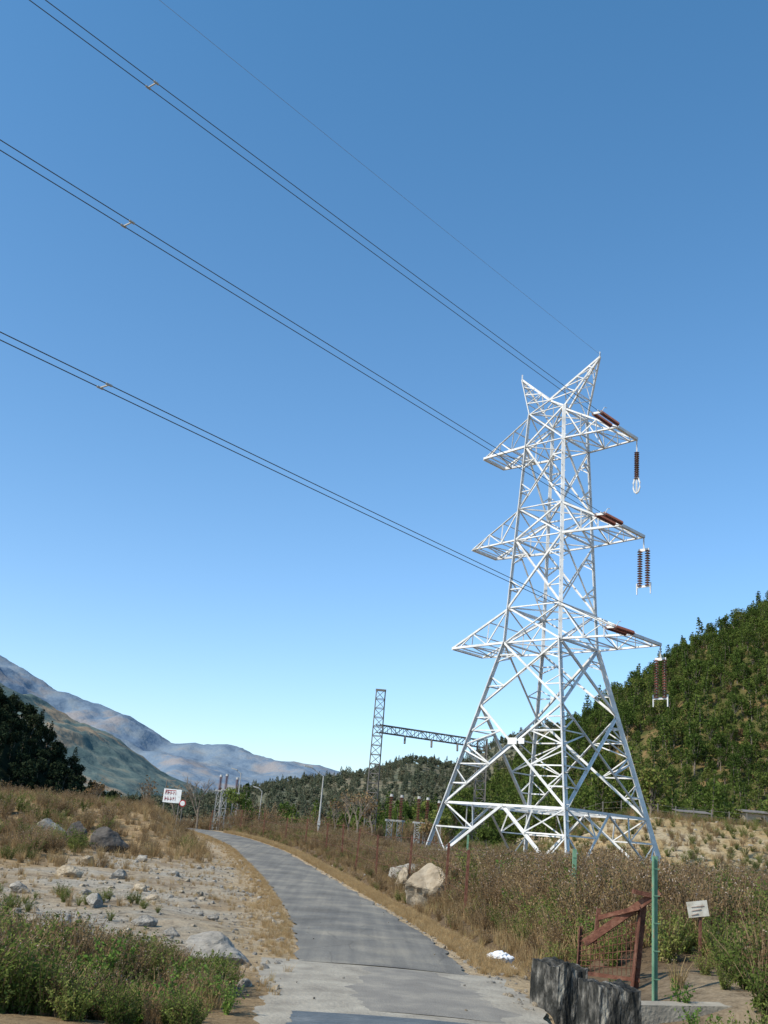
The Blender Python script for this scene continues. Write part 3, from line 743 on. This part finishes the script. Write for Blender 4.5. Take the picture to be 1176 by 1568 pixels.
# ---------------------------------------------------------------- fences, gate, signs
for x,y in ((4.54,15.8),(5.12,24.4),(5.15,48)):
    gf=MB(); z=height(x,y); zt_=2.1 if y<40 else z+1.7
    gf.angle((x,y,-.4),(x,y,zt_),.085)
    for k in range(5): gf.box((x-.05,y-.05,.4+k*.38),(x+.05,y-.05,.4+k*.38),.012)
    gf.obj("green_fence_post",M_green)
f=MB(); yy=[29,33,38,43.5,48,53,58.5,64,70,76,83,91]
ps_=[]
for y in yy:
    x=cx(y)+3.6+.2*math.sin(y); z=height(x,y); tp=Vector((x+U(-.1,.1),y,z+U(1.5,1.9))); f.box((x,y,z-.3),tp,.075); ps_.append((Vector((x,y,z)),tp))
for (a0,a1),(b0,b1) in zip(ps_,ps_[1:]):
    for k in (.35,.65,.95): f.tube(a0.lerp(a1,k),b0.lerp(b1,k),.008,None,4)
f.obj("wire_fence",M_rust)
f=MB(); pv=None
for k in range(14):
    x=18+k*1.7; y=90+.3*k; z=height(x,y); f.box((x,y,z-.2),(x,y,z+1.6),.08)
    if pv:
        for q in (.5,1,1.5): f.tube((pv[0],pv[1],pv[2]+q),(x,y,z+q),.012,None,4)
    pv=(x,y,z)
f.obj("substation_fence",M_steel_d)
g=MB(); A=Vector((3.80,17.7,.15)); B=Vector((4.72,17.3,.15)); Z=Vector((0,0,1))
g.angle(B+Vector((-.10,0,-.35)),B+Z*1.20+Vector((.06,0,0)),.13)
g.angle(A+Z*.50+Vector((.12,0,0)),B+Z*1.42+Vector((.28,-.15,0)),.12)
g.angle(A+Z*.90+Vector((.3,-.05,0)),B+Z*1.14+Vector((-.05,-.12,0)),.075)
g.box(B+Z*1.32+Vector((.28,-.1,0)),B+Z*1.38+Vector((-.15,-.12,0)),.10,.07)
g.angle(A+Vector((.28,0,.50)),A+Vector((.34,0,1.05)),.06)
g.angle(A+Vector((0,0,-.3)),A+Vector((.05,0,.75)),.06)
g.angle(A+Z*.05,B+Z*.05,.06)
for k in range(1,14):
    q=k/14; g.tube(A.lerp(B,q)+Z*.08,A.lerp(B,q)+Z*(.5+.6*q),.006,None,5)
for k in range(1,8): g.tube(A+Z*(.08+.07*k),B+Z*(.08+.14*k),.006,None,5)
g.obj("rusty_gate",M_rust)
def parapet(x,y,sx,sy,z0,z1,rot,seed):
    bm=bmesh.new(); bmesh.ops.create_cube(bm,size=1); bmesh.ops.subdivide_edges(bm,edges=bm.edges[:],cuts=19,use_grid_fill=True)
    for v in bm.verts:
        c=v.co.copy(); n=noise.noise(Vector((c.x*2.2+seed,c.y*2.2,c.z*2.2)))*.06+abs(noise.noise(Vector((c.x*5+seed,c.y*5,c.z*5))))*.05+noise.noise(Vector((c.x*12+seed,c.y*12,c.z*12)))*.02
        v.co=c*(1+n); v.co.x*=1+.14*(.5-c.z)
        if c.z>.3: v.co.z+=.07*noise.noise(Vector((c.x*2+seed,c.y*2,5)))
    me=bpy.data.meshes.new("culvert_parapet"); bm.to_mesh(me); bm.free(); me.materials.append(M_stonewall)
    o=bpy.data.objects.new("culvert_parapet",me); scene.collection.objects.link(o)
    o.scale=(sx,sy,z1-z0); o.location=(x,y,(z0+z1)/2); o.rotation_euler=(0,0,rot)
parapet(2.96,14.95,.42,.85,-.7,.58,.25,3); parapet(3.20,13.1,.50,.70,-.7,.58,.16,9)
mm=MB(); mm.box((3.9,14.7,.0),(6.8,15.3,.1),.35,.4); mm.box((3.9,12.75,-.1),(6,12.9,.0),.35,.5); mm.obj("culvert_wing_wall",M_conc)
for k,(x,y,s) in enumerate(((2.95,20.3,.40),(3.18,20.7,.26))):
    o=rockmesh("plastic_bag",M_plastic,90+k,4,.5,link=True)
    for v in o.data.vertices: v.co+=v.co.normalized()*.16*noise.noise(v.co*7)
    o.scale=(s,s*.7,s*.8); o.location=(x,y,height(x,y)+s*.3+.05)
sg=MB(); x,y=5.9,18.0; z=height(x,y)
sg.angle((x+.02,y+.03,z-.2),(x+.05,y+.03,1.45),.04,1)
sg.box((x-.18,y,1.28),(x+.16,y-.02,1.34),.02,.25,0)
for k,zz in enumerate((1.36,1.30,1.23)): sg.box((x-.12,y-.015,zz-.03),(x+.09-.05*k,y-.03,zz+.01),.012,.012,2)
sg.obj("small_notice_sign",[M_whiteold,M_rust,M_faint])
sg=MB(); x,y=-11.1,62.0; z=height(x,y)
for s in (-.45,.45): sg.tube((x+s,y+.05,z-.3),(x+s,y+.05,4.0 if s<0 else 3.6),.03,None,8,1)
sg.box((x-.53,y,3.12),(x+.53,y-.03,3.12),.03,.78,0)
sg.box((x-.5,y+.05,4.0),(x+.1,y+.05,4.0),.05,.05,1)
for row,zz in ((0,3.30),(1,2.96)):
    xx=-.42
    if row==0: sg.box((x-.42,y-.03,zz+.13),(x+.42,y-.03,zz+.13),.012,.04,2)
    while xx<.36:
        ww=U(.07,.12); sg.box((x+xx,y-.03,zz-.11),(x+xx,y-.03,zz+.11),.045,.012,2)
        sg.box((x+xx,y-.03,zz+U(-.06,.0)),(x+xx+ww,y-.03,zz+U(-.06,.07)),.012,.045,2); xx+=ww+.06
sg.tube((x+.68,y-.02,2.75),(x+.68,y-.05,2.75),.2,.2,20,2); sg.tube((x+.68,y-.055,2.75),(x+.68,y-.06,2.75),.14,.14,20,0); sg.tube((x+.68,y+.02,z-.3),(x+.68,y+.02,2.9),.025,None,8,1)
sg.obj("warning_signboard",[M_white,M_steel_d,M_red])
def shed(x,y,w_,d_,h_,roofc=M_roof):
    z=height(x,y); e=empty("small_shed",(0,0,0))
    b=MB(); th=.15
    b.box((x-w_/2,y,z+h_/2-.1),(x-w_*.12,y,z+h_/2-.1),th,h_+.2); b.box((x+w_*.18,y,z+h_/2-.1),(x+w_/2,y,z+h_/2-.1),th,h_+.2); b.box((x-w_*.12,y,z+h_-.15),(x+w_*.18,y,z+h_-.15),th-.01,.3)
    b.box((x-w_/2,y+.08,z+h_/2-.1),(x-w_/2,y+d_,z+h_/2-.1),th,h_+.2); b.box((x+w_/2,y+.08,z+h_/2-.1),(x+w_/2,y+d_,z+h_/2-.1),th,h_+.2); b.box((x-w_/2,y+d_,z+h_/2),(x+w_/2,y+d_,z+h_/2),th,h_)
    b.obj("walls",M_wall,e)
    b=MB(); b.box((x-w_*.11,y+.12,z+h_/2-.3),(x+w_*.17,y+.12,z+h_/2-.3),.05,h_-.4); b.obj("dark_doorway",M_darkgap,e)  # near-black panel stands in for the shade inside the opening
    b=MB(); b.box((x-w_*.62,y+d_*.25,z+h_+.22),(x+w_*.62,y+d_*.25,z+h_+.22),d_*.9,.07)
    for v in range(len(b.v)): b.v[v]=(b.v[v][0],b.v[v][1],b.v[v][2]-(b.v[v][1]-(y+d_*.25))*-.12)
    b.obj("roof",roofc,e)
shed(31.5,97,2.6,2.4,1.6); shed(38.5,99,3.0,2.6,2.4); shed(43.5,101,3,3,2.3)
